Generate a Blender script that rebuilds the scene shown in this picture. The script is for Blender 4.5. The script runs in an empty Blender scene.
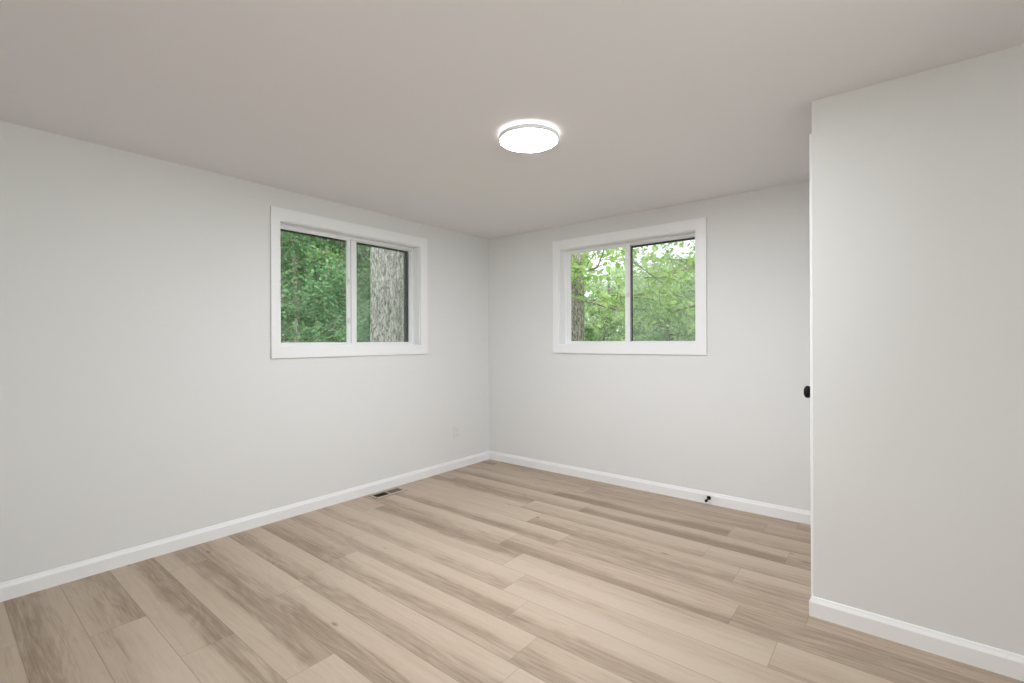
import bpy, math, random
from mathutils import Vector, Matrix

scene = bpy.context.scene
C = scene.collection
R = math.radians

# ---------------------------------------------------------------- camera
CAM = Vector((3.4868, -3.8997, 1.2869))
yaw, pitch, roll = R(-39.0373), R(-0.047), R(-0.2312)
fw = Vector((math.sin(yaw) * math.cos(pitch), math.cos(yaw) * math.cos(pitch), math.sin(pitch)))
rt = Vector((math.cos(yaw), -math.sin(yaw), 0))
up = rt.cross(fw)
r2 = rt * math.cos(roll) + up * math.sin(roll)
u2 = up * math.cos(roll) - rt * math.sin(roll)
cd = bpy.data.cameras.new('camera')
cd.sensor_width = 36
cd.lens = 477.64 / 1024 * 36
cd.clip_start = 0.05
cd.clip_end = 300
cam = bpy.data.objects.new('camera', cd)
C.objects.link(cam)
m3 = Matrix((r2, u2, -fw)).transposed()
cam.matrix_world = Matrix.Translation(CAM) @ m3.to_4x4()
scene.camera = cam

# ---------------------------------------------------------------- world, sun, exposure
EXPOSURE = 0.0
LAMP_FACE = 182.0        # emission of the ceiling lamp's diffuser
SIDE_FILL = 60.0             # fill lamp added outside the made-up right-hand window (W)
REAR_FILL = 44.0           # fill lamp added behind the camera, beyond a made-up opening (W)
LAMP_RING = 4.0        # its back-glow ring
w = bpy.data.worlds.new('overcast_sky')
scene.world = w
w.use_nodes = True
nt = w.node_tree
bg = nt.nodes['Background']
bg.inputs['Color'].default_value = (0.90, 0.97, 1.0, 1)
bg.inputs['Strength'].default_value = 2.0
sd = bpy.data.lights.new('sun', 'SUN')
sd.energy = 2.6
sd.angle = R(12)
sd.color = (1.0, 0.96, 0.88)
sun = bpy.data.objects.new('sun', sd)
C.objects.link(sun)
sun.rotation_euler = (R(38), R(30), 0)     # from the camera's side, high: falls on the trees
vs = scene.view_settings
scene.display_settings.display_device = 'sRGB'
vs.view_transform = 'Standard'
vs.look = 'None'
vs.gamma = 1
vs.use_curve_mapping = False
vs.exposure = EXPOSURE

# ---------------------------------------------------------------- helpers
def srgb(r, g, b):
    f = lambda c: (c / 255 / 12.92) if c / 255 <= 0.04045 else ((c / 255 + 0.055) / 1.055) ** 2.4
    return (f(r), f(g), f(b), 1)

def mat(name, col, rough=0.5, metallic=0.0, spec=0.5, bump=0.0, bscale=200, emit=None, vary=0.0, vscale=2.0):
    m = bpy.data.materials.new(name)
    m.use_nodes = True
    n, l = m.node_tree.nodes, m.node_tree.links
    b = n['Principled BSDF']
    b.inputs['Base Color'].default_value = col
    b.inputs['Roughness'].default_value = rough
    b.inputs['Metallic'].default_value = metallic
    b.inputs['Specular IOR Level'].default_value = spec
    tc = n.new('ShaderNodeTexCoord')
    if vary:
        ns = n.new('ShaderNodeTexNoise'); ns.inputs['Scale'].default_value = vscale
        ns.inputs['Detail'].default_value = 4
        l.new(tc.outputs['Object'], ns.inputs['Vector'])
        mx = n.new('ShaderNodeMix'); mx.data_type = 'RGBA'
        mx.inputs[6].default_value = tuple(c * (1 - vary) for c in col[:3]) + (1,)
        mx.inputs[7].default_value = tuple(min(1, c * (1 + vary)) for c in col[:3]) + (1,)
        l.new(ns.outputs['Fac'], mx.inputs[0])
        l.new(mx.outputs[2], b.inputs['Base Color'])
    if bump:
        nb = n.new('ShaderNodeTexNoise'); nb.inputs['Scale'].default_value = bscale
        nb.inputs['Detail'].default_value = 3
        bp = n.new('ShaderNodeBump'); bp.inputs['Strength'].default_value = bump
        bp.inputs['Distance'].default_value = 0.001
        l.new(tc.outputs['Object'], nb.inputs['Vector'])
        l.new(nb.outputs['Fac'], bp.inputs['Height'])
        l.new(bp.outputs['Normal'], b.inputs['Normal'])
    if emit:
        b.inputs['Emission Color'].default_value = emit[0]
        b.inputs['Emission Strength'].default_value = emit[1]
    return m

M = {}
M['wall'] = mat('wall_paint', srgb(227, 227, 225), 0.75, spec=0.25, bump=0.25, bscale=260)
M['ceil'] = mat('ceiling_paint', srgb(236, 233, 235), 0.85, spec=0.15, bump=0.25, bscale=220)
M['trim'] = mat('trim_paint', srgb(240, 240, 240), 0.35, spec=0.4, bump=0.08, bscale=90)
M['vinyl'] = mat('window_vinyl', srgb(238, 239, 238), 0.4, spec=0.4, bump=0.03)
M['door'] = mat('door_paint', srgb(238, 237, 233), 0.4, spec=0.4, bump=0.06, bscale=60)
M['bronze'] = mat('dark_bronze', srgb(38, 36, 32), 0.5, metallic=0.2, bump=0.1)
M['black'] = mat('black_metal', srgb(16, 16, 16), 0.28, metallic=0.6, bump=0.03)
M['rubber'] = mat('black_rubber', srgb(22, 21, 20), 0.7, bump=0.1)
M['strip'] = mat('groove_shade_grey', srgb(170, 162, 166), 0.8, bump=0.1)
M['plate'] = mat('cover_plastic', srgb(224, 224, 220), 0.35, bump=0.02)
M['slot'] = mat('socket_slot', srgb(150, 148, 142), 0.6, bump=0.02)
M['register'] = mat('register_tan', srgb(176, 163, 148), 0.4, metallic=0.1, bump=0.15, vary=0.05, vscale=30)
M['louver'] = mat('louver_brown', srgb(112, 92, 80), 0.5, bump=0.1)
M['duct'] = mat('duct_shade', srgb(40, 30, 26), 0.7, bump=0.1)
M['bezel'] = mat('lamp_bezel', srgb(236, 236, 238), 0.45, bump=0.02)
M['brick'] = mat('outer_wall', srgb(150, 140, 130), 0.9, bump=0.4, bscale=40, vary=0.12, vscale=8)
M['roof'] = mat('roof_board', srgb(120, 112, 104), 0.9, bump=0.4, bscale=30, vary=0.1)
M['diffuser'] = mat('lamp_diffuser', srgb(250, 250, 250), 0.4, bump=0.01, emit=((0.96, 0.985, 1.05, 1), LAMP_FACE))
M['glow'] = mat('lamp_back_glow', srgb(250, 250, 250), 0.4, bump=0.01, emit=((1.0, 0.985, 0.955, 1), LAMP_RING))

def glass_mat():
    m = bpy.data.materials.new('window_glass'); m.use_nodes = True
    n, l = m.node_tree.nodes, m.node_tree.links
    n.clear()
    out = n.new('ShaderNodeOutputMaterial')
    tr = n.new('ShaderNodeBsdfTransparent'); tr.inputs[0].default_value = (0.95, 0.97, 0.96, 1)
    gl = n.new('ShaderNodeBsdfGlossy'); gl.inputs['Roughness'].default_value = 0.02
    fr = n.new('ShaderNodeFresnel'); fr.inputs[0].default_value = 1.45
    mx = n.new('ShaderNodeMixShader')
    l.new(fr.outputs[0], mx.inputs[0]); l.new(tr.outputs[0], mx.inputs[1]); l.new(gl.outputs[0], mx.inputs[2])
    l.new(mx.outputs[0], out.inputs[0])
    return m
M['glass'] = glass_mat()

def screen_mat():
    # fine woven insect mesh: mostly open, the wires pale grey
    m = bpy.data.materials.new('insect_mesh'); m.use_nodes = True
    n, l = m.node_tree.nodes, m.node_tree.links
    n.clear()
    out = n.new('ShaderNodeOutputMaterial')
    tr = n.new('ShaderNodeBsdfTransparent')
    df = n.new('ShaderNodeBsdfDiffuse'); df.inputs[0].default_value = srgb(170, 178, 174)
    mx = n.new('ShaderNodeMixShader'); mx.inputs[0].default_value = 0.14
    l.new(tr.outputs[0], mx.inputs[1]); l.new(df.outputs[0], mx.inputs[2])
    l.new(mx.outputs[0], out.inputs[0])
    return m
M['screen'] = screen_mat()

class MB:
    """collects shapes, builds one mesh object"""
    def __init__(s): s.v = []; s.f = []
    def add(s, vs_, fs_):
        o = len(s.v); s.v += [tuple(p) for p in vs_]; s.f += [tuple(i + o for i in f) for f in fs_]; return s
    def box(s, x0, x1, y0, y1, z0, z1):
        vs_ = [(x0,y0,z0),(x1,y0,z0),(x1,y1,z0),(x0,y1,z0),(x0,y0,z1),(x1,y0,z1),(x1,y1,z1),(x0,y1,z1)]
        return s.add(vs_, [(0,3,2,1),(4,5,6,7),(0,1,5,4),(1,2,6,5),(2,3,7,6),(3,0,4,7)])
    def sweep(s, prof, path):
        """prof: closed list of (offset, z); path: list of ((x,y),(nx,ny)) with mitre normals"""
        k = len(prof); vs_ = []
        for (px, py), (nx, ny) in path:
            for o_, z in prof: vs_.append((px + nx * o_, py + ny * o_, z))
        fs_ = []
        for i in range(len(path) - 1):
            for j in range(k):
                a, b = i * k + j, i * k + (j + 1) % k
                fs_.append((a, b, b + k, a + k))
        fs_.append(tuple(range(k))); fs_.append(tuple(reversed(range((len(path) - 1) * k, len(path) * k))))
        return s.add(vs_, fs_)
    def lathe(s, prof, origin, axis, seg=32):
        """prof: list of (r, h) along axis"""
        ax = Vector(axis).normalized()
        a = ax.orthogonal().normalized(); b = ax.cross(a); o = Vector(origin); vs_ = []
        for r, h in prof:
            for i in range(seg):
                t = 2 * math.pi * i / seg
                vs_.append(o + ax * h + (a * math.cos(t) + b * math.sin(t)) * r)
        fs_ = []
        for j in range(len(prof) - 1):
            for i in range(seg):
                i2 = (i + 1) % seg
                fs_.append((j*seg+i, j*seg+i2, (j+1)*seg+i2, (j+1)*seg+i))
        if prof[0][0] > 1e-6: fs_.append(tuple(reversed(range(seg))))
        if prof[-1][0] > 1e-6: fs_.append(tuple(range((len(prof)-1)*seg, len(prof)*seg)))
        return s.add(vs_, fs_)
    def frame(s, P, a0, a1, z0, z1, wd, d0, d1):
        """rectangular frame in wall coords: P(a, d, z) -> world; a along the wall, d depth"""
        for (A0, A1, Z0, Z1) in ((a0, a0+wd, z0, z1), (a1-wd, a1, z0, z1), (a0+wd, a1-wd, z0, z0+wd), (a0+wd, a1-wd, z1-wd, z1)):
            s.slab(P, A0, A1, Z0, Z1, d0, d1)
        return s
    def slab(s, P, A0, A1, Z0, Z1, d0, d1):
        vs_ = [P(A0,d0,Z0),P(A1,d0,Z0),P(A1,d1,Z0),P(A0,d1,Z0),P(A0,d0,Z1),P(A1,d0,Z1),P(A1,d1,Z1),P(A0,d1,Z1)]
        return s.add(vs_, [(0,3,2,1),(4,5,6,7),(0,1,5,4),(1,2,6,5),(2,3,7,6),(3,0,4,7)])
    def build(s, name, material, parent=None, bevel=0.0, smooth=False):
        me = bpy.data.meshes.new(name)
        me.from_pydata(s.v, [], s.f); me.update()
        import bmesh
        bm = bmesh.new(); bm.from_mesh(me)
        bmesh.ops.remove_doubles(bm, verts=bm.verts, dist=1e-6)
        bmesh.ops.recalc_face_normals(bm, faces=bm.faces)
        bm.to_mesh(me); bm.free()
        me.materials.append(material)
        if smooth:
            for p in me.polygons: p.use_smooth = True
        o = bpy.data.objects.new(name, me); C.objects.link(o)
        if parent:
            o.parent = parent
            o.matrix_parent_inverse = Matrix.Translation(parent.location).inverted()
        if bevel:
            b = o.modifiers.new('bevel', 'BEVEL'); b.width = bevel; b.segments = 2; b.limit_method = 'ANGLE'
        return o

def struct(o): o['kind'] = 'structure'; return o
def empty(name, loc):
    o = bpy.data.objects.new(name, None); C.objects.link(o); o.location = loc; o.empty_display_size = 0.1
    return o
def tag(o, label, cat, group=None):
    o['label'] = label; o['category'] = cat
    if group: o['group'] = group
    return o

# ---------------------------------------------------------------- room shell
H = 2.4
NY = -1.284      # face of the closet front wall
EX = 3.171       # its corner
XR, YB = 4.9, -4.75
WT = 0.20        # outer wall thickness
# windows: opening limits along the wall and in height
L0, L1 = -2.270, -0.971      # left wall, y
B0, B1 = 0.919, 2.223        # back wall, x
Z0, Z1 = 1.255, 2.173

m = MB()
m.box(-WT, 0, YB-.1, L0, -.05, H); m.box(-WT, 0, L1, WT, -.05, H)
m.box(-WT, 0, L0, L1, -.05, Z0); m.box(-WT, 0, L0, L1, Z1, H)
struct(m.build('wall_left', M['wall']))
m = MB()
m.box(0, B0, 0, WT, -.05, H); m.box(B1, XR+.1, 0, WT, -.05, H)
m.box(B0, B1, 0, WT, -.05, Z0); m.box(B0, B1, 0, WT, Z1, H)
struct(m.build('wall_back', M['wall']))
# closet front wall and its side with the door opening
DY0, DY1, DZ = -1.197, -0.437, 2.20
m = MB()
m.box(EX, XR, NY, NY+.10, 0, H)
m.box(EX, EX+.10, NY+.10, 0, DZ, H)
m.box(EX, EX+.10, DY1, 0, 0, DZ)
struct(m.build('wall_closet', M['wall'], bevel=0.002))
R0, R1 = -3.95, -2.45      # a third window, unseen, added in the right wall for the side fill
m = MB(); m.box(XR, XR+WT, YB, R0, -.05, H); m.box(XR, XR+WT, R1, 0, -.05, H); m.box(XR, XR+WT, R0, R1, -.05, Z0); m.box(XR, XR+WT, R0, R1, Z1, H)
struct(m.build('wall_right', M['wall']))
wd_ = bpy.data.lights.new('window_daylight', 'AREA'); wd_.shape = 'RECTANGLE'; wd_.size = .95; wd_.size_y = 1.5; wd_.energy = SIDE_FILL; wd_.color = (0.97, 0.99, 1.0)  # added fill lamp that brightens the left wall
wo_ = bpy.data.objects.new('window_daylight', wd_); C.objects.link(wo_); wo_.location = (XR+WT+.1, (R0+R1)/2, (Z0+Z1)/2); wo_.rotation_euler = (0, R(90), 0)
OX0, OX1, OZ, YH = 2.3, 4.4, 2.08, -7.0      # opening added behind the camera to let the rear fill in
m = MB(); m.box(0, OX0, YB-.1, YB, -.05, H); m.box(OX1, XR+.1, YB-.1, YB, -.05, H); m.box(OX0, OX1, YB-.1, YB, OZ, H); m.box(OX0, OX1, YB-.1, YB, -.05, 0)
struct(m.build('wall_front', M['wall']))
m = MB(); m.box(1.4, 1.5, YH, YB-.1, -.05, H); m.box(XR, XR+.1, YH, YB-.1, -.05, H)  # added hall shell, unseen, built around the rear fill lamp
m.box(1.4, 2.5, YH-.1, YH, -.05, H); m.box(4.3, XR+.1, YH-.1, YH, -.05, H); m.box(2.5, 4.3, YH-.1, YH, -.05, .5); m.box(2.5, 4.3, YH-.1, YH, 2.1, H)
struct(m.build('wall_added_hall', M['wall']))
m = MB(); m.box(1.4, XR+.1, YH-.1, YB-.1, H, H+.12); struct(m.build('ceiling', M['ceil']))
m = MB(); m.box(1.4, XR+.1, YH-.1, YB-.1, -.05, 0); struct(m.build('floor', M['register']))
# rear fill lamp, added in the made-up hall's window gap
ad = bpy.data.lights.new('daylight', 'AREA'); ad.shape = 'RECTANGLE'; ad.size = 1.8; ad.size_y = 1.6; ad.energy = REAR_FILL; ad.color = (1.0, 0.99, 0.97)
ao = bpy.data.objects.new('daylight', ad); C.objects.link(ao); ao.location = (3.4, YH-.05, 1.3); ao.rotation_euler = (R(90), 0, 0)
m = MB(); m.box(-WT, XR+.1, YB-.1, WT, H, H+.12); struct(m.build('ceiling', M['ceil']))

# baseboards: profile (offset from wall, height)
BP = [(0, 0), (.015, 0), (.015, .066), (.0135, .070), (.0085, .080), (.006, .088), (.0045, .090), (0, .090)]
def base(name, path): struct(MB().sweep(BP, path).build(name, M['trim']))
base('baseboard_left', [((0, YB), (1, 0)), ((0, 0), (1, -1))])
base('baseboard_back', [((0, 0), (1, -1)), ((EX, 0), (0, -1))])
base('baseboard_closet', [((EX, NY+.024), (-1, 0)), ((EX, NY), (-1, -1)), ((XR, NY), (0, -1))])
base('baseboard_right', [((XR, NY), (-1, -1)), ((XR, YB), (-1, 1))])
base('baseboard_front', [((OX0, YB), (0, 1)), ((0, YB), (1, 1))])

# ---------------------------------------------------------------- floor: one mesh of planks
def floor_mat():
    m = bpy.data.materials.new('plank_floor'); m.use_nodes = True
    n, l = m.node_tree.nodes, m.node_tree.links
    b = n['Principled BSDF']
    uv = n.new('ShaderNodeUVMap'); uv.uv_map = 'plank'
    at = n.new('ShaderNodeVertexColor'); at.layer_name = 'tone'
    sep = n.new('ShaderNodeSeparateColor'); l.new(at.outputs['Color'], sep.inputs[0])
    suv = n.new('ShaderNodeSeparateXYZ'); l.new(uv.outputs[0], suv.inputs[0])
    def math_(op, a, b_=None, c=None, clamp=False):
        x = n.new('ShaderNodeMath'); x.operation = op; x.use_clamp = clamp
        for i, v in enumerate((a, b_, c)):
            if v is None: continue
            if isinstance(v, (int, float)): x.inputs[i].default_value = v
            else: l.new(v, x.inputs[i])
        return x.outputs[0]
    def noise(su, sv, detail=4, rough=0.55, dist=0.0, off=0.0):
        cb = n.new('ShaderNodeCombineXYZ')
        l.new(math_('MULTIPLY_ADD', suv.outputs[0], su, math_('MULTIPLY', sep.outputs[1], 57.0)), cb.inputs[0])
        l.new(math_('MULTIPLY', suv.outputs[1], sv), cb.inputs[1])
        l.new(math_('MULTIPLY_ADD', sep.outputs[1], 31.0, off), cb.inputs[2])
        t = n.new('ShaderNodeTexNoise'); t.inputs['Scale'].default_value = 1
        t.inputs['Detail'].default_value = detail; t.inputs['Roughness'].default_value = rough
        t.inputs['Distortion'].default_value = dist
        l.new(cb.outputs[0], t.inputs['Vector'])
        return t.outputs['Fac']
    big = noise(1.0, 13, 4, 0.55, 0.8)            # broad heart-wood figure
    mid = noise(2.4, 60, 5, 0.65, 1.0, 5)        # streaks
    fine = noise(12, 420, 3, 0.6, 0.3, 9)       # pores
    # band: the darker heart side of a board (0 at one edge, 1 at the other), position wobbling along it
    vn = math_('DIVIDE', suv.outputs[1], 0.2045)
    wob = math_('MULTIPLY_ADD', noise(1.5, 0.1, 4, 0.55, 0, 14), 0.6, -0.30)
    vv = math_('ADD', vn, wob)
    side = math_('SUBTRACT', math_('MULTIPLY', sep.outputs[2], 2.0), 1.0)      # -1..1
    band = math_('MULTIPLY', math_('SUBTRACT', vv, 0.5), side)
    sm = n.new('ShaderNodeMapRange'); sm.interpolation_type = 'SMOOTHSTEP'
    sm.inputs['From Min'].default_value = -0.14; sm.inputs['From Max'].default_value = 0.14
    sm.inputs['To Min'].default_value = -0.22; sm.inputs['To Max'].default_value = 0.30
    l.new(band, sm.inputs['Value'])
    # contour rings (cathedral grain) of the broad figure
    ring = math_('SINE', math_('MULTIPLY', noise(1.1, 8, 2, 0.4, 0.4, 21), 70.0))
    f = math_('ADD', sep.outputs[0], sm.outputs[0])
    f = math_('ADD', f, math_('MULTIPLY_ADD', big, 0.8, -0.4))
    f = math_('ADD', f, math_('MULTIPLY_ADD', mid, 1.0, -0.5))
    f = math_('ADD', f, math_('MULTIPLY_ADD', fine, 0.6, -0.3))
    f = math_('ADD', f, math_('MULTIPLY', ring, 0.06))
    ramp = n.new('ShaderNodeValToRGB')
    e = ramp.color_ramp.elements
    e[0].position = 0.0; e[0].color = FLOOR[0]
    e[1].position = 1.0; e[1].color = FLOOR[2]
    k = e.new(0.5); k.color = FLOOR[1]
    l.new(f, ramp.inputs[0])
    # knots
    cb = n.new('ShaderNodeCombineXYZ')
    l.new(math_('MULTIPLY_ADD', suv.outputs[0], 2.2, math_('MULTIPLY', sep.outputs[1], 91.0)), cb.inputs[0])
    l.new(math_('MULTIPLY', suv.outputs[1], 6.0), cb.inputs[1])
    l.new(math_('MULTIPLY', sep.outputs[1], 17.0), cb.inputs[2])
    vo = n.new('ShaderNodeTexVoronoi'); vo.inputs['Scale'].default_value = 1.0
    l.new(cb.outputs[0], vo.inputs['Vector'])
    kn = n.new('ShaderNodeMapRange'); kn.inputs['From Min'].default_value = 0.075; kn.inputs['From Max'].default_value = 0.015
    kn.inputs['To Min'].default_value = 0; kn.inputs['To Max'].default_value = 0.75
    l.new(vo.outputs['Distance'], kn.inputs['Value'])
    mk = n.new('ShaderNodeMix'); mk.data_type = 'RGBA'
    l.new(kn.outputs[0], mk.inputs[0]); l.new(ramp.outputs[0], mk.inputs[6]); mk.inputs[7].default_value = srgb(92, 74, 60)
    # seams: fine groove round each board
    ew = math_('MINIMUM', suv.outputs[1], math_('SUBTRACT', 0.2045, suv.outputs[1]))
    uv2 = n.new('ShaderNodeUVMap'); uv2.uv_map = 'ends'
    s2 = n.new('ShaderNodeSeparateXYZ'); l.new(uv2.outputs[0], s2.inputs[0])
    ee = math_('MINIMUM', s2.outputs[0], s2.outputs[1])
    ed = math_('MINIMUM', ew, math_('MULTIPLY', ee, 1.3))
    sr = n.new('ShaderNodeMapRange'); sr.inputs['From Min'].default_value = 0.0012; sr.inputs['From Max'].default_value = 0.0026
    sr.inputs['To Min'].default_value = 0.38; sr.inputs['To Max'].default_value = 0
    l.new(ed, sr.inputs['Value'])
    ms = n.new('ShaderNodeMix'); ms.data_type = 'RGBA'
    l.new(sr.outputs[0], ms.inputs[0]); l.new(mk.outputs[2], ms.inputs[6]); ms.inputs[7].default_value = srgb(100, 82, 68)
    l.new(ms.outputs[2], b.inputs['Base Color'])
    b.inputs['Roughness'].default_value = 0.48
    b.inputs['Specular IOR Level'].default_value = 0.4
    hgt = math_('MULTIPLY_ADD', sr.outputs[0], -1.5, math_('MULTIPLY', fine, 0.35))
    bp = n.new('ShaderNodeBump'); bp.inputs['Strength'].default_value = 0.25; bp.inputs['Distance'].default_value = 0.001
    l.new(hgt, bp.inputs['Height']); l.new(bp.outputs[0], b.inputs['Normal'])
    return m
FLOOR = [srgb(193, 176, 157), srgb(181, 163, 143), srgb(143, 124, 105)]
PW, PL = 0.2045, 1.37
# row top seam index k: row spans y in [-1.81 + k*PW - PW, -1.81 + k*PW];  joint phase per row, measured
joint = {-10: .1, -9: .55, -8: 1.25, -7: .73, -6: 1.2, -5: 1.67, -4: 1.03, -3: .95, -2: 2.263, -1: 2.058, 0: 1.888, 1: 1.71,
         2: 1.51, 3: 1.785, 4: 1.42, 5: 1.2, 6: 1.60, 7: 2.6, 8: 1.40, 9: .2}
# (row, index along the row) -> (overall tone 0 light..1 dark, which edge carries the dark heart-wood: 0 near edge, 1 far edge)
TONES = {(8,0):(.5,.5),(8,1):(.5,.5),(8,2):(.62,.5),(8,3):(.55,.4), (7,0):(.5,.35),(7,1):(.68,.2),(7,2):(.5,.4),
         (6,0):(.5,.5),(6,1):(.42,.3),(6,2):(.66,.2),(6,3):(.6,.4), (5,0):(.56,.75),(5,1):(.40,.35),(5,2):(.35,.3),
         (4,0):(.4,.5),(4,1):(.26,.5),(4,2):(.56,.4),(4,3):(.35,.3), (3,0):(.42,.4),(3,1):(.46,.25),(3,2):(.62,.5),(3,3):(.5,.5),
         (2,0):(.4,.4),(2,1):(.34,.25),(2,2):(.60,.4),(2,3):(.72,.5), (1,0):(.4,.5),(1,1):(.52,1.0),(1,2):(.14,.7),(1,3):(.25,.3),
         (0,0):(.34,.2),(0,1):(.30,.05),(0,2):(.14,.85),(0,3):(.3,.3), (-1,0):(.34,.2),(-1,1):(.40,.0),(-1,2):(.42,.05),
         (-2,0):(.62,.4),(-2,1):(.42,.0),(-2,2):(.52,.4), (-3,0):(.42,.2),(-3,1):(.40,.0),(-3,2):(.3,.3),
         (-4,0):(.36,.2),(-4,1):(.46,.0),(-4,2):(.3,.05), (-5,0):(.5,.9),(-5,1):(.55,1.0),(-5,2):(.2,.5),
         (-6,0):(.50,1.0),(-6,1):(.45,.9), (-7,0):(.55,.6),(-7,1):(.25,.2), (-8,0):(.60,.3),(-8,1):(.5,.2), (-9,0):(.3,.5),(-9,1):(.4,.5)}
def build_floor():
    rnd = random.Random(11)
    vs_, fs_, U, E2, T = [], [], [], [], []
    for k in range(-16, 11):
        y1 = -1.81 + (k + 0) * PW; y0 = y1 - PW
        cy0, cy1 = max(y0, YB - .05), min(y1, 0.01)
        if cy1 <= cy0: continue
        j = joint.get(k - 0, rnd.random() * PL)
        j = j % PL
        x = j - PL; idx = 0
        while x < XR + .05:
            xa, xb = max(x, -0.01), min(x + PL, XR + .05)
            r1, r2_, r3 = rnd.random(), rnd.random(), rnd.random()
            if xb > xa:
                tone, sd_ = TONES.get((k, idx), (0.28 + 0.36 * r1, r3))
                o = len(vs_)
                vs_ += [(xa, cy0, 0), (xb, cy0, 0), (xb, cy1, 0), (xa, cy1, 0)]
                fs_.append((o, o+1, o+2, o+3))
                U.append([(xa, cy0-y0), (xb, cy0-y0), (xb, cy1-y0), (xa, cy1-y0)])
                E2.append([(xa-x, x+PL-xa), (xb-x, x+PL-xb), (xb-x, x+PL-xb), (xa-x, x+PL-xa)])
                T.append((tone, r2_, sd_, 1))
            x += PL; idx += 1
    n0 = len(vs_)      # slab below
    vs_ += [(0, YB-.05, -.0), (XR+.05, YB-.05, 0), (XR+.05, 0, 0), (0, 0, 0)]
    vs_ += [(a, b, -.05) for a, b in ((0, YB-.05), (XR+.05, YB-.05), (XR+.05, 0), (0, 0))]
    for f in ((4,7,6,5), (0,1,5,4), (1,2,6,5), (2,3,7,6), (3,0,4,7)):
        fs_.append(tuple(n0 + i for i in f)); U.append([(0, .1)]*4); E2.append([(1, 1)]*4); T.append((.5, .5, .5, 1))
    me = bpy.data.meshes.new('floor'); me.from_pydata(vs_, [], fs_)
    ul = me.uv_layers.new(name='plank'); el = me.uv_layers.new(name='ends')
    cl = me.color_attributes.new('tone', 'FLOAT_COLOR', 'CORNER')
    ul, el, cl = me.uv_layers['plank'], me.uv_layers['ends'], me.color_attributes['tone']
    for p in me.polygons:
        for c, li in enumerate(p.loop_indices):
            ul.data[li].uv = U[p.index][c]; el.data[li].uv = E2[p.index][c]; cl.data[li].color = T[p.index]
    me.materials.append(floor_mat()); me.update()
    o = bpy.data.objects.new('floor', me); C.objects.link(o); return struct(o)
build_floor()

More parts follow.
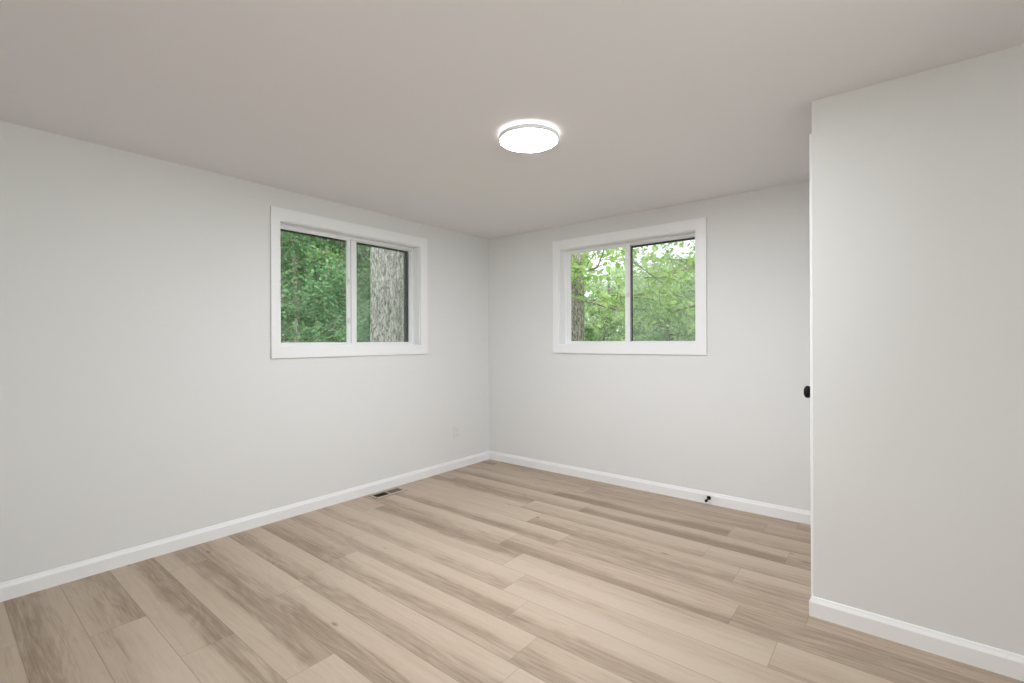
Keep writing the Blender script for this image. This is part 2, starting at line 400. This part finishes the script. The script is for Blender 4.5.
# ---------------------------------------------------------------- windows
PLw = lambda a, d, z: (-d, a, z)          # left wall: depth goes to -x
PBw = lambda a, d, z: (a, d, z)           # back wall: depth goes to +y
def window(num, P, a0, a1, split, side):
    name = 'window_%d' % num
    c = P((a0+a1)/2, 0, Z0)
    root = struct(empty(name, c))
    cl_, cw = .067, .085
    t = MB()     # picture-frame casing, mitred, with slightly eased outer edge
    o_ = [(a0-cl_, Z0-cw), (a1+cw, Z0-cw), (a1+cw, Z1+cw), (a0-cl_, Z1+cw)]
    i_ = [(a0, Z0), (a1, Z0), (a1, Z1), (a0, Z1)]
    for k in range(4):
        k2 = (k+1) % 4
        vs_ = [P(o_[k][0], -.016, o_[k][1]), P(o_[k2][0], -.016, o_[k2][1]), P(i_[k2][0], -.016, i_[k2][1]), P(i_[k][0], -.016, i_[k][1]),
               P(o_[k][0], 0, o_[k][1]), P(o_[k2][0], 0, o_[k2][1]), P(i_[k2][0], 0, i_[k2][1]), P(i_[k][0], 0, i_[k][1])]
        t.add(vs_, [(0,1,2,3), (4,7,6,5), (0,4,5,1), (2,6,7,3)])
    t.build('window_casing', M['trim'], root, bevel=.0015)
    jt = .006    # jamb liner
    MB().frame(P, a0, a1, Z0, Z1, jt, 0, .19).build('jamb_liner', M['trim'], root)
    f = MB()
    f.frame(P, a0+jt, a1-jt, Z0+jt, Z1-jt, .016, .086, .128)
    f.slab(P, a0+jt+.016, a1-jt-.016, Z1-jt-.022, Z1-jt-.016, .080, .090)     # head track lip
    f.slab(P, a0+jt+.016, a1-jt-.016, Z0+jt+.016, Z0+jt+.021, .106, .108)
    f.build('window_frame', M['vinyl'], root, bevel=.001)
    ia0, ia1, iz0, iz1 = a0+jt+.016, a1-jt-.016, Z0+jt+.008, Z1-jt-.020
    sw = .014
    # (a0, a1, depth0, depth1, meeting stile on which end)
    off = {'left': .012, 'right': .0365, 'side': .012}[side]
    near = (ia0-.004, split, .090, .106); far = (split-off, ia1+.004, .108, .124)
    for q, (s0, s1, d0, d1) in enumerate((near, far)):
        s = MB()
        l_ = {'left': (sw, .079), 'right': (.052, .025), 'side': (.04, .04)}[side][q]
        r_ = {'left': (.033, sw), 'right': (.045, sw), 'side': (.04, .04)}[side][q]
        if q: iz1 += .006
        s.slab(P, s0, s0+l_, iz0, iz1, d0, d1); s.slab(P, s1-r_, s1, iz0, iz1, d0, d1)
        s.slab(P, s0+l_, s1-r_, iz0, iz0+sw, d0, d1); s.slab(P, s0+l_, s1-r_, iz1-sw, iz1, d0, d1)
        so = s.build('sash', M['vinyl'], root, bevel=.0015)
        MB().slab(P, s0+l_-.004, s1-r_+.004, iz0+sw-.004, iz1-sw+.004, (d0+d1)/2-.002, (d0+d1)/2+.002).build('pane', M['glass'], so)
        if q == 0:
            MB().slab(P, s1, s1+.009, iz0, iz1, .097, .107).build('groove_shade_strip', M['strip'], so)  # grey strip colours in the shade of the groove between the stiles
            for zz in ((1.46, 1.79) if side == 'left' else (1.70,)):
                b = MB()
                b.slab(P, s1-.030, s1-.008, zz-.022, zz+.022, d0-.006, d0)
                b.slab(P, s1-.024, s1-.014, zz-.006, zz+.016, d0-.015, d0-.006)
                b.build('latch', M['plate'], so, bevel=.002)
    # dark outer frames seen through the panes
    g = MB()
    if side == 'left':
        g.frame(P, a0+.002, a1-.002, Z0+.002, Z1-.002, .026, .130, .155)
        g.slab(P, a0+.028, a1-.028, Z1-.044, Z1-.028, .130, .155)
        g.slab(P, a1-.064, a1-.028, Z0+.028, Z1-.044, .130, .155)
        g.slab(P, split+.018, split+.034, Z0+.028, Z1-.044, .130, .145)
        g.build('outer_frame', M['bronze'], root)
        MB().slab(P, split+.03, a1-.06, Z0+.03, Z1-.04, .138, .1385).build('insect_screen', M['screen'], root)
    else:
        g.frame(P, split-.0115, a1-.008, Z0+.008, Z1-.030, .017, .130, .145)
        g.build('outer_frame', M['bronze'], root)
        MB().slab(P, split+.006, a1-.02, Z0+.02, Z1-.025, .138, .1385).build('insect_screen', M['screen'], root)
    return root
PRw = lambda a, d, z: (XR+d, a, z)
window(3, PRw, R0, R1, (R0+R1)/2, 'side')  # added unseen window, passes the side fill
window(1, PLw, L0, L1, -1.636, 'left')
window(2, PBw, B0, B1, 1.6115, 'right')

# ---------------------------------------------------------------- closet door on the hidden side face
d = struct(empty('door_1', (EX, (DY0+DY1)/2, 0)))
MB().box(EX+.012, EX+.047, DY0+.012, DY1-.012, .008, DZ-.012).build('door_slab', M['door'], d, bevel=.002)
pn = MB()
for z0_, z1_ in ((.18, .95), (1.12, 2.02)):
    for a, b in ((DY0+.12, (DY0+DY1)/2-.04), ((DY0+DY1)/2+.04, DY1-.12)):
        pn.box(EX+.008, EX+.0121, a, b, z0_, z1_)
pn.build('door_panel', M['door'], d, bevel=.003)
j = MB()
j.box(EX, EX+.10, DY0, DY0+.010, 0, DZ); j.box(EX, EX+.10, DY1-.010, DY1, 0, DZ); j.box(EX, EX+.10, DY0+.01, DY1-.01, DZ-.010, DZ)
j.build('door_jamb', M['trim'], d)
cs = MB()
cs.box(EX-.012, EX, NY+.025, DY0+.004, 0, DZ+.06); cs.box(EX-.012, EX, DY1-.004, DY1+.056, 0, DZ+.06)
cs.box(EX-.012, EX, DY0+.004, DY1-.004, DZ-.004, DZ+.06)
cs.build('door_casing', M['trim'], d, bevel=.002)
MB().lathe([(.031, 0), (.031, .004), (.028, .007), (.012, .010), (.010, .024), (.014, .030), (.025, .037), (.0305, .046), (.031, .053),
            (.027, .061), (.018, .066), (0, .068)], (EX+.0125, -1.135, 1.029), (-1, 0, 0)).build('door_knob', M['black'], d, smooth=True)

# ---------------------------------------------------------------- ceiling lamp
LX, LY, LR = 1.942, -1.844, .160
lamp = tag(empty('ceiling_light', (LX, LY, H)), 'round flush white ceiling light, lit, with a thin grey rim', 'ceiling light')
MB().lathe([(.110, 0), (.110, -.006), (.150, -.006), (.150, -.014), (0, -.014)], (LX, LY, H), (0, 0, 1), 64).build('mounting_plate', M['bezel'], lamp)
MB().lathe([(.1505, -.0065), (.154, -.0068), (.154, -.0135), (.1505, -.0138)], (LX, LY, H), (0, 0, 1), 64).build('back_glow_ring', M['glow'], lamp, smooth=False)
MB().lathe([(.150, -.0142), (LR, -.0145), (LR+.001, -.018), (LR+.001, -.036), (LR-.002, -.038), (LR-.006, -.038), (LR-.006, -.030)],
           (LX, LY, H), (0, 0, 1), 96).build('rim', M['bezel'], lamp, smooth=False)
MB().lathe([(LR-.0065, -.031), (LR-.0068, -.0365), (LR*.6, -.0375), (LR*.3, -.0378), (0, -.0378)],
           (LX, LY, H), (0, 0, 1), 96).build('diffuser', M['diffuser'], lamp, smooth=True)

# ---------------------------------------------------------------- outlet on the left wall
oy, oz = -.50, .365
out = tag(empty('wall_outlet', (0, oy, oz)), 'pale outlet cover low on the left wall near the corner', 'outlet')
MB().box(0, .006, oy-.038, oy+.038, oz-.060, oz+.060).build('cover_plate', M['plate'], out, bevel=.002)
for dz in (-.026, .026):
    s = MB().box(.006, .0078, oy-.016, oy+.016, oz+dz-.014, oz+dz+.014).build('socket', M['plate'], out, bevel=.001)
    k = MB()
    k.box(.0076, .0080, oy-.008, oy-.006, oz+dz-.004, oz+dz+.006); k.box(.0076, .0080, oy+.006, oy+.008, oz+dz-.004, oz+dz+.006)
    k.build('slot', M['slot'], s)

# ---------------------------------------------------------------- floor register
vx0, vx1, vy0, vy1 = .040, .180, -1.570, -1.262
v = tag(empty('floor_vent', ((vx0+vx1)/2, (vy0+vy1)/2, 0)), 'tan floor register with dark louvres beside the left baseboard', 'floor vent')
fr = MB(); zt = .006
fw_ = .030
fr.box(vx0, vx0+fw_, vy0, vy1, .0005, zt); fr.box(vx1-fw_, vx1, vy0, vy1, .0005, zt)
fr.box(vx0+fw_, vx1-fw_, vy0, vy0+.026, .0005, zt); fr.box(vx0+fw_, vx1-fw_, vy1-.026, vy1, .0005, zt)
ym = (vy0+vy1)/2
fr.box(vx0+fw_, vx1-fw_, ym-.007, ym+.007, .0005, zt)
fr.build('vent_frame', M['register'], v, bevel=.002)
MB().box(vx0+.028, vx1-.028, vy0+.024, vy1-.024, .0004, .0012).build('duct_shade_sheet', M['duct'], v)  # flat dark sheet, the shade inside the duct put into its colour
for ya, yb, tilt, mt in ((vy0+.026, ym-.007, .0024, M['duct']), (ym+.007, vy1-.026, -.0024, M['louver'])):  # left half's slats share the duct's shade colour
    s = MB(); nsl = 8
    for i in range(nsl):
        yc = ya + (yb-ya) * (i+.5) / nsl
        s.add([(vx0+fw_, yc-tilt-.0012, .0052), (vx1-fw_, yc-tilt-.0012, .0052), (vx1-fw_, yc+tilt-.0012, .0014), (vx0+fw_, yc+tilt-.0012, .0014),
               (vx0+fw_, yc-tilt+.0012, .0052), (vx1-fw_, yc-tilt+.0012, .0052), (vx1-fw_, yc+tilt+.0012, .0014), (vx0+fw_, yc+tilt+.0012, .0014)],
              [(0,1,2,3), (7,6,5,4), (0,4,5,1), (1,5,6,2), (2,6,7,3), (3,7,4,0)])
    s.build('louvres', mt, v)

# ---------------------------------------------------------------- door stop on the back baseboard
sx, sy, sz = 2.322, -.015, .050
st = tag(empty('door_stop', (sx, sy, sz)), 'small black door stop sticking out of the back baseboard', 'door stop')
ax = Vector((-.06, -1, -.10)).normalized()
MB().lathe([(.016, 0), (.016, .004), (.012, .009), (.007, .012), (.0048, .016), (.0048, .062), (0, .062)], (sx, sy, sz), (0, -1, -.08), 24).build('stop_rod', M['black'], st, smooth=True)
MB().lathe([(.0, .060), (.0095, .060), (.011, .063), (.011, .074), (.008, .078), (0, .079)], (sx, sy, sz), (0, -1, -.08), 24).build('rubber_tip', M['rubber'], st, smooth=True)

# ================================================================ outdoors
def leaf_mat(name, c1, c2, trans=0.45):
    m = bpy.data.materials.new(name); m.use_nodes = True
    n, l = m.node_tree.nodes, m.node_tree.links; n.clear()
    out = n.new('ShaderNodeOutputMaterial'); g = n.new('ShaderNodeNewGeometry')
    mx = n.new('ShaderNodeMix'); mx.data_type = 'RGBA'
    mx.inputs[6].default_value = c1; mx.inputs[7].default_value = c2
    l.new(g.outputs['Random Per Island'], mx.inputs[0])
    df = n.new('ShaderNodeBsdfPrincipled'); df.inputs['Roughness'].default_value = 0.45
    df.inputs['Specular IOR Level'].default_value = 0.4
    tl = n.new('ShaderNodeBsdfTranslucent')
    hs = n.new('ShaderNodeHueSaturation'); hs.inputs['Value'].default_value = 1.5; hs.inputs['Hue'].default_value = 0.485
    l.new(mx.outputs[2], df.inputs['Base Color']); l.new(mx.outputs[2], hs.inputs['Color']); l.new(hs.outputs[0], tl.inputs[0])
    ms = n.new('ShaderNodeMixShader'); ms.inputs[0].default_value = trans
    l.new(df.outputs[0], ms.inputs[1]); l.new(tl.outputs[0], ms.inputs[2]); l.new(ms.outputs[0], out.inputs[0])
    return m
def bark_mat(name, c1, c2, sc=1.0):
    m = bpy.data.materials.new(name); m.use_nodes = True
    n, l = m.node_tree.nodes, m.node_tree.links; b = n['Principled BSDF']
    tc = n.new('ShaderNodeTexCoord'); mp = n.new('ShaderNodeMapping')
    mp.inputs['Scale'].default_value = (46*sc, 46*sc, 15*sc)
    l.new(tc.outputs['Object'], mp.inputs[0])
    ns = n.new('ShaderNodeTexNoise'); ns.inputs['Scale'].default_value = 1.0; ns.inputs['Detail'].default_value = 6
    ns.inputs['Roughness'].default_value = 0.65; ns.inputs['Distortion'].default_value = 0.7
    l.new(mp.outputs[0], ns.inputs['Vector'])
    rp = n.new('ShaderNodeValToRGB'); e = rp.color_ramp.elements
    e[0].position = .38; e[0].color = c1; e[1].position = .60; e[1].color = c2
    l.new(ns.outputs['Fac'], rp.inputs[0]); l.new(rp.outputs[0], b.inputs['Base Color'])
    bp = n.new('ShaderNodeBump'); bp.inputs['Strength'].default_value = 1.0; bp.inputs['Distance'].default_value = .03
    l.new(ns.outputs['Fac'], bp.inputs['Height']); l.new(bp.outputs[0], b.inputs['Normal'])
    b.inputs['Roughness'].default_value = .9
    return m
M['leaf_a'] = leaf_mat('leaf_mid_green', srgb(122, 162, 108), srgb(174, 208, 150))
M['leaf_b'] = leaf_mat('leaf_deep_green', srgb(108, 150, 112), srgb(158, 196, 150))
M['leaf_c'] = leaf_mat('leaf_bright_green', srgb(150, 184, 108), srgb(206, 224, 160), .5)
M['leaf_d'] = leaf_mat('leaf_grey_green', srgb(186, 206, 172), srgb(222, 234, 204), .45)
M['bark'] = bark_mat('bark_grey', srgb(98, 92, 86), srgb(214, 208, 202))
M['bark2'] = bark_mat('bark_brown', srgb(104, 92, 84), srgb(206, 194, 186), 1.0)
M['bark_pale'] = bark_mat('bark_pale', srgb(150, 150, 138), srgb(205, 208, 190), 1.5)
M['grass'] = mat('lawn', srgb(92, 122, 70), 0.95, bump=0.6, bscale=30, vary=0.3, vscale=3)

def leaf(v, f, p, size, rnd, droop=0.0):
    d = Vector((rnd.gauss(0, 1), rnd.gauss(0, 1), rnd.gauss(-droop, .6))).normalized()
    n = Vector((rnd.gauss(0, .7), rnd.gauss(0, .7), 1)).normalized()
    s = d.cross(n)
    if s.length < .05: s = d.orthogonal()
    s.normalize(); n = s.cross(d)
    wdt = size * .30; o = len(v)
    v += [p, p + d*size*.35 + s*wdt + n*size*.06, p + d*size*.70 + s*wdt*.8 + n*size*.04, p + d*size - n*size*.10,
          p + d*size*.70 - s*wdt*.8 + n*size*.04, p + d*size*.35 - s*wdt + n*size*.06]
    f += [(o, o+1, o+2, o+3), (o, o+3, o+4, o+5)]
def tube(v, f, pts, radii, seg=8):
    base_ = len(v)
    for i, (p, r) in enumerate(zip(pts, radii)):
        dd = (pts[min(i+1, len(pts)-1)] - pts[max(i-1, 0)]).normalized()
        a = dd.cross(Vector((.13, .97, .2))).normalized(); b = dd.cross(a)
        for k in range(seg):
            t = 2*math.pi*k/seg; v.append(p + (a*math.cos(t) + b*math.sin(t))*r)
    for i in range(len(pts)-1):
        for k in range(seg):
            k2 = (k+1) % seg
            f.append((base_+i*seg+k, base_+i*seg+k2, base_+(i+1)*seg+k2, base_+(i+1)*seg+k))
    f.append(tuple(base_+k for k in reversed(range(seg)))); f.append(tuple(base_+(len(pts)-1)*seg+k for k in range(seg)))
def mesh_obj(name, v, f, material, parent=None, smooth=False):
    me = bpy.data.meshes.new(name); me.from_pydata([tuple(p) for p in v], [], f); me.materials.append(material)
    if smooth: me.polygons.foreach_set('use_smooth', [True]*len(me.polygons))
    me.update(); o = bpy.data.objects.new(name, me); C.objects.link(o); o.parent = parent; return o

def tree_meshes(seed, height, r0, zlow, spread, nbr, twigs, per, size, droop=0.0, lean=.03, bumpy=0.0):
    """returns (trunk verts, faces), (leaf verts, faces); base at origin"""
    rnd = random.Random(seed); tv, tf, lv, lf = [], [], [], []
    pts, rad = [], []; n = 14
    for i in range(n+1):
        t = i/n
        pts.append(Vector((math.sin(t*4+seed)*lean*height*t, math.cos(t*3+seed*2)*lean*height*t, height*t)))
        rad.append(r0*(1.25 if i == 0 else 1)*(1-.85*t)+.01)
    tube(tv, tf, pts, rad, 20)
    for b in range(nbr):
        t = zlow + (1-zlow)*(b+rnd.random())/nbr
        i = min(n-1, int(t*n)); p0 = pts[i].lerp(pts[i+1], t*n-i)
        az = b*2.399+rnd.random()
        ln = spread*(1-.55*max(0, t-.5)*2*.8)*rnd.uniform(.65, 1.1)
        d = Vector((math.cos(az), math.sin(az), rnd.uniform(.0, .55)-droop*.4)).normalized()
        bp = [p0]; 
        for q in range(1, 6):
            bp.append(p0 + d*ln*q/5 + Vector((rnd.gauss(0, .05), rnd.gauss(0, .05), rnd.gauss(0, .05)-droop*.10*(q/5)**2))*ln)
        tube(tv, tf, bp, [max(.006, r0*.22*(1-.8*q/5)) for q in range(6)], 6)
        for _ in range(twigs):
            q = rnd.uniform(.25, 1)*5; qi = min(4, int(q)); s0 = bp[qi].lerp(bp[qi+1], q-qi)
            td = Vector((rnd.gauss(0, 1), rnd.gauss(0, 1), rnd.gauss(.1, .6)-droop)).normalized()
            tl_ = rnd.uniform(.25, .7)*min(1, spread/1.6)
            e = s0+td*tl_
            tube(tv, tf, [s0, s0.lerp(e, .5)+Vector((0, 0, .03)), e], [.007, .005, .003], 4)
            for _k in range(per):
                p = s0.lerp(e, rnd.uniform(.15, 1.05))+Vector((rnd.gauss(0, .05), rnd.gauss(0, .05), rnd.gauss(0, .05)))
                leaf(lv, lf, p, size*rnd.uniform(.7, 1.2), rnd, droop)
    return (tv, tf), (lv, lf)

def tree(name, label, loc, rot, protos, bark, leafm, group=None, cat='tree'):
    r = tag(empty(name, loc), label, cat, group); r.rotation_euler.z = rot
    key = id(protos)
    (tv, tf), (lv, lf) = protos['data']
    for part, vv, ff, mt, sm_ in (('trunk', tv, tf, bark, True), ('foliage', lv, lf, leafm, False)):
        kk = part+mt.name
        if kk not in protos:
            o = mesh_obj(part, vv, ff, mt, r, sm_); protos[kk] = o.data
        else:
            o = bpy.data.objects.new(part, protos[kk]); C.objects.link(o); o.parent = r
    return r

GZ = -.25
MB().box(-40, 40, -30, 60, GZ-.1, GZ).build('lawn', M['grass'])['kind'] = 'structure'
bpy.data.objects['lawn'].name = 'ground'

def along(px, dist):
    """world xy at a horizontal distance from the camera in the direction of a bearing measured off the plan"""
    d = fw*477.64 + r2*(px-512); d.z = 0; d.normalize()
    return CAM.x + d.x*dist, CAM.y + d.y*dist

P1 = {'data': tree_meshes(3, 6.0, .05, .04, 2.1, 36, 24, 18, .075)}
P2 = {'data': tree_meshes(7, 5.0, .045, .04, 1.7, 32, 24, 18, .070, .2)}
P3 = {'data': tree_meshes(12, 7.5, .15, .30, 3.0, 28, 26, 13, .11, .25)}
P4 = {'data': tree_meshes(21, 9.0, .20, .05, 2.8, 46, 24, 16, .11, .8)}

# big trunk just outside the left window
x, y = along(389.5, 6.75)
def big_trunk(loc, r, hgt, seed, name, label, bark, ridges, leaves=None):
    root = tag(empty(name, loc), label, 'tree'); rnd = random.Random(seed); v_, f_ = [], []; ns, nh = 140, 90
    ph = [rnd.random()*6.28 for _ in range(ridges)]
    for i in range(nh+1):
        z = hgt*i/nh; rr = r*(1+.35*math.exp(-z*2.2))*(1-.06*z/hgt*3)
        for k in range(ns):
            t = 2*math.pi*k/ns
            a = t*ridges/1.0 + .8*math.sin(z*3.1+t*3) + .6*math.sin(z*7.3+t*5)
            e = abs(math.sin(a*.5))**.6*.020 + .008*math.sin(z*19+t*11) + .012*math.sin(2*t+seed+z*.6)
            R_ = rr+e
            v_.append(Vector((R_*math.cos(t)+.03*math.sin(z*.7), R_*math.sin(t), z)))
    for i in range(nh):
        for k in range(ns):
            k2 = (k+1) % ns; f_.append((i*ns+k, i*ns+k2, (i+1)*ns+k2, (i+1)*ns+k))
    f_.append(tuple(nh*ns+k for k in range(ns)))
    mesh_obj('trunk', v_, f_, bark, root, True)
    return root
big_trunk((x, y, GZ), .245, 7.0, 4, 'mature_tree', 'thick grey-barked trunk close outside the left window', M['bark'], 26)
x, y = along(571, 8.2)
big_trunk((x, y, GZ), .20, 7.0, 9, 'mature_tree', 'mottled trunk at the left edge of the back window', M['bark2'], 20)

# understory behind the left window
k = 0
LT = [(296, 9.2, P1, 'leaf_b'), (340, 9.8, P2, 'leaf_a'), (262, 10.5, P2, 'leaf_b'), (372, 11.0, P1, 'leaf_b'), (318, 12.0, P3, 'leaf_a'),
      (278, 14.0, P3, 'leaf_b'), (350, 15.0, P3, 'leaf_b'), (404, 13.5, P3, 'leaf_a'), (300, 18.0, P4, 'leaf_b'), (334, 20.0, P4, 'leaf_b'), (368, 19.0, P4, 'leaf_b'), (396, 21.0, P4, 'leaf_b'), (270, 21.0, P4, 'leaf_b')]
LL = 'leafy green understory tree seen through the left window'
for i, (px, D, P, lm) in enumerate(LT):
    x, y = along(px, D)
    tree('leafy_tree' if P is not P4 else 'dense_tree', LL, (x, y, GZ), i*1.7, P, M['bark2'], M[lm], 'woodland outside the left window')
# behind the back window
P5 = {'data': tree_meshes(33, 4.0, .08, .04, 2.0, 36, 24, 16, .09, .5)}
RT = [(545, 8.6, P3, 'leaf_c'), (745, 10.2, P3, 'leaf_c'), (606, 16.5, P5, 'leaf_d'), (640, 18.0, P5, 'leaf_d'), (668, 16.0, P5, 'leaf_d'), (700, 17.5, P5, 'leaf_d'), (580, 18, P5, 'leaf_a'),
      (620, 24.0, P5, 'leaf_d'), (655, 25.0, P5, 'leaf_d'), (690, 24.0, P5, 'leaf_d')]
RL = 'bright leafy tree seen through the back window'
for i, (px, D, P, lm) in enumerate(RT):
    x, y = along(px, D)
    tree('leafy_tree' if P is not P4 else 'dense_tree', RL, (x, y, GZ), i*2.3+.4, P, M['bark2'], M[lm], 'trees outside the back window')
